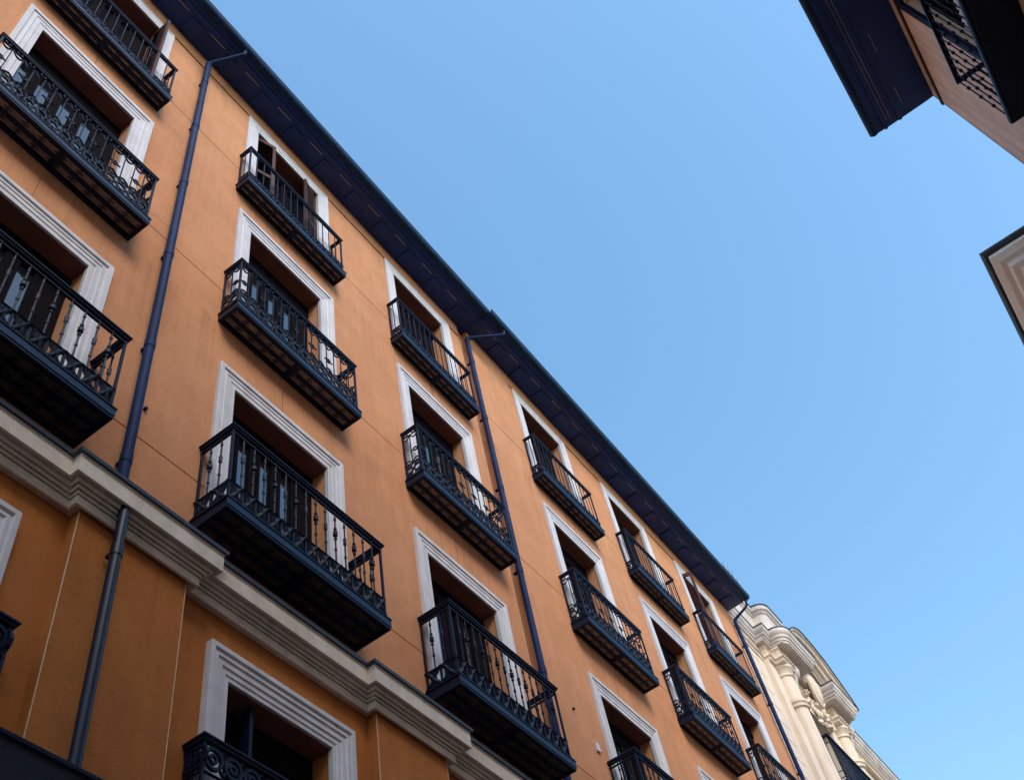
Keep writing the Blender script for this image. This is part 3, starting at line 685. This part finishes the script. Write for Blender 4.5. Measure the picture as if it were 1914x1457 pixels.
mb = MB(); mb.face([(XC + .03, YF + 1.0, 16.42), (-14, YF + 1.0, 16.42), (-14, -12.2, 18.4), (XC + .03, -12.2, 18.4)]); mb.face([(XC + .03, -16, 16.4), (-14, -16, 16.4), (-14, -12.2, 18.42), (XC + .03, -12.2, 18.42)])
mb.face([(XC, YF + .9, 16.40), (XC, -16, 16.40), (XC, -12.2, 18.4)])
o = put('roof', mb.mesh('roof', 'roof'), ob); s_ = o.modifiers.new('solid', 'SOLIDIFY'); s_.thickness = .06
# window with blind and curtain
mb = MB(); h0, h1 = 5.9, 7.98
for a, b, c, d in ((h0, h0 + .1, 12.05, 15.55), (h1 - .1, h1, 12.05, 15.55), (h0 + .1, h1 - .1, 15.43, 15.55), (6.9, 7.0, 12.05, 15.43), (h0 + .1, 6.9, 14.5, 14.6), (7.0, h1 - .1, 14.5, 14.6)): mb.box(a, b, YF - .2, YF - .12, c, d)
w = put('window', mb.mesh('window', 'door', bevel=.005), ob)
mb = MB(); mb.box(h0 + .1, h1 - .1, YF - .19, YF - .18, 12.05, 15.43); put('pane', mb.mesh('pane', 'glass'), w)
mb = MB(); mb.box(h1, h1 + .13, YF + .001, YF + .05, 12.1, 15.62); mb.box(h0 - .13, h0, YF + .001, YF + .05, 12.1, 15.62); mb.box(h0 - .13, h1 + .13, YF + .002, YF + .052, 15.625, 15.75); put('window_surround', mb.mesh('window_surround', 'iron', bevel=.005), w)
mb = MB()
for i in range(14):
    x = 5.95 + i * .02
mb.box(6.2, 7.2, YF - .10, YF - .08, 12.6, 13.6); put('blind', mb.mesh('blind', 'teal'), w)
mb = MB(); pts = [(7.25 + .05 * k, YF - .06 + (.015 if k % 2 else -.015)) for k in range(12)]
for (xa, ya), (xb, yb) in zip(pts, pts[1:]): mb.face([(xa, ya, 12.1), (xb, yb, 12.1), (xb, yb, 13.9), (xa, ya, 13.9)])
put('curtain', mb.mesh('curtain', 'curtain'), w)
# balcony
mb = MB(); bx0, bx1, by, bz = 4.4, 7.96, YF + .5, 11.93
mb.box(bx0, bx1, YF - .05, by, bz, bz + .10); mb.box(bx0 + .03, bx1 - .03, YF, by - .03, bz - .03, bz - .001)
b = put('balcony', mb.mesh('balcony', 'iron', bevel=.008), ob)
mb = MB(); mb.box(bx0 - .01, bx1 + .01, by + .001, by + .008, bz + .02, bz + .08); put('edge_moulding', mb.mesh('edge_moulding', 'slabedge'), b)
BH = 1.15
pf = turned(0, BH, [(.3, .022, .02), (.55, .022, .02), (.8, .022, .02)], .009)
mb = MB(); mb.tube([(0, 0, z) for z, _ in pf], [r_ for _, r_ in pf], n=6); bm_ = mb.mesh('baluster', 'iron', smooth=True)
n = 26
for i in range(n + 1): put('baluster', bm_, b, (bx0 + .03 + (bx1 - bx0 - .06) * i / n, by - .03, bz + .1))
for i in range(1, 4): put('baluster', bm_, b, (bx1 - .03, by - .03 - .13 * i, bz + .1))
mb = MB(); mb.sweep([(bx1 - .03, YF), (bx1 - .03, by - .03), (bx0 + .03, by - .03), (bx0 + .03, YF)], [(-.03, bz + .1 + BH), (.03, bz + .1 + BH), (.03, bz + .13 + BH), (-.03, bz + .13 + BH)]); put('handrail', mb.mesh('handrail', 'iron'), b)

# ------------------------------------------------------------------ corner building beyond it
cb = thing('corner_building', 'pale building corner with a stepped white cornice at the right edge', 'building', (0, 0, 0))
cx, cy, cz = 12.89, -8.0, 15.89
plan = [(cx + .62, -20), (cx + .62, cy - .62), (40, cy - .62)]
plan = plan[::-1]
mb = MB(); pr_ = [(-.05, cz - 1.4), (.0, cz - 1.4), (.03, cz - .62), (.10, cz - .60), (.12, cz - .52), (.20, cz - .49), (.24, cz - .40), (.33, cz - .36), (.36, cz - .27), (.44, cz - .24), (.53, cz - .14), (.53, cz - .08), (-.05, cz - .02)]
mb.sweep(plan, pr_); put('cornice', mb.mesh('cornice', 'palecornice'), cb)
mb = MB(); mb.sweep(plan, [(.50, cz - .035), (.54, cz - .07), (.58, cz - .065), (.61, cz - .03), (.62, cz + .0), (.0, cz + .06)]); put('gutter', mb.mesh('gutter', 'zinc'), cb)
mb = MB(); mb.box(cx + .62, 40, -20, cy - .62, 0, cz - .3); put('wall', mb.mesh('wall', 'creamgrey'), cb)
mb = MB(); mb.box(cx + .3, 39.7, -19.7, cy - .3, cz - .05, cz + .05); put('roof', mb.mesh('roof', 'zinc'), cb)
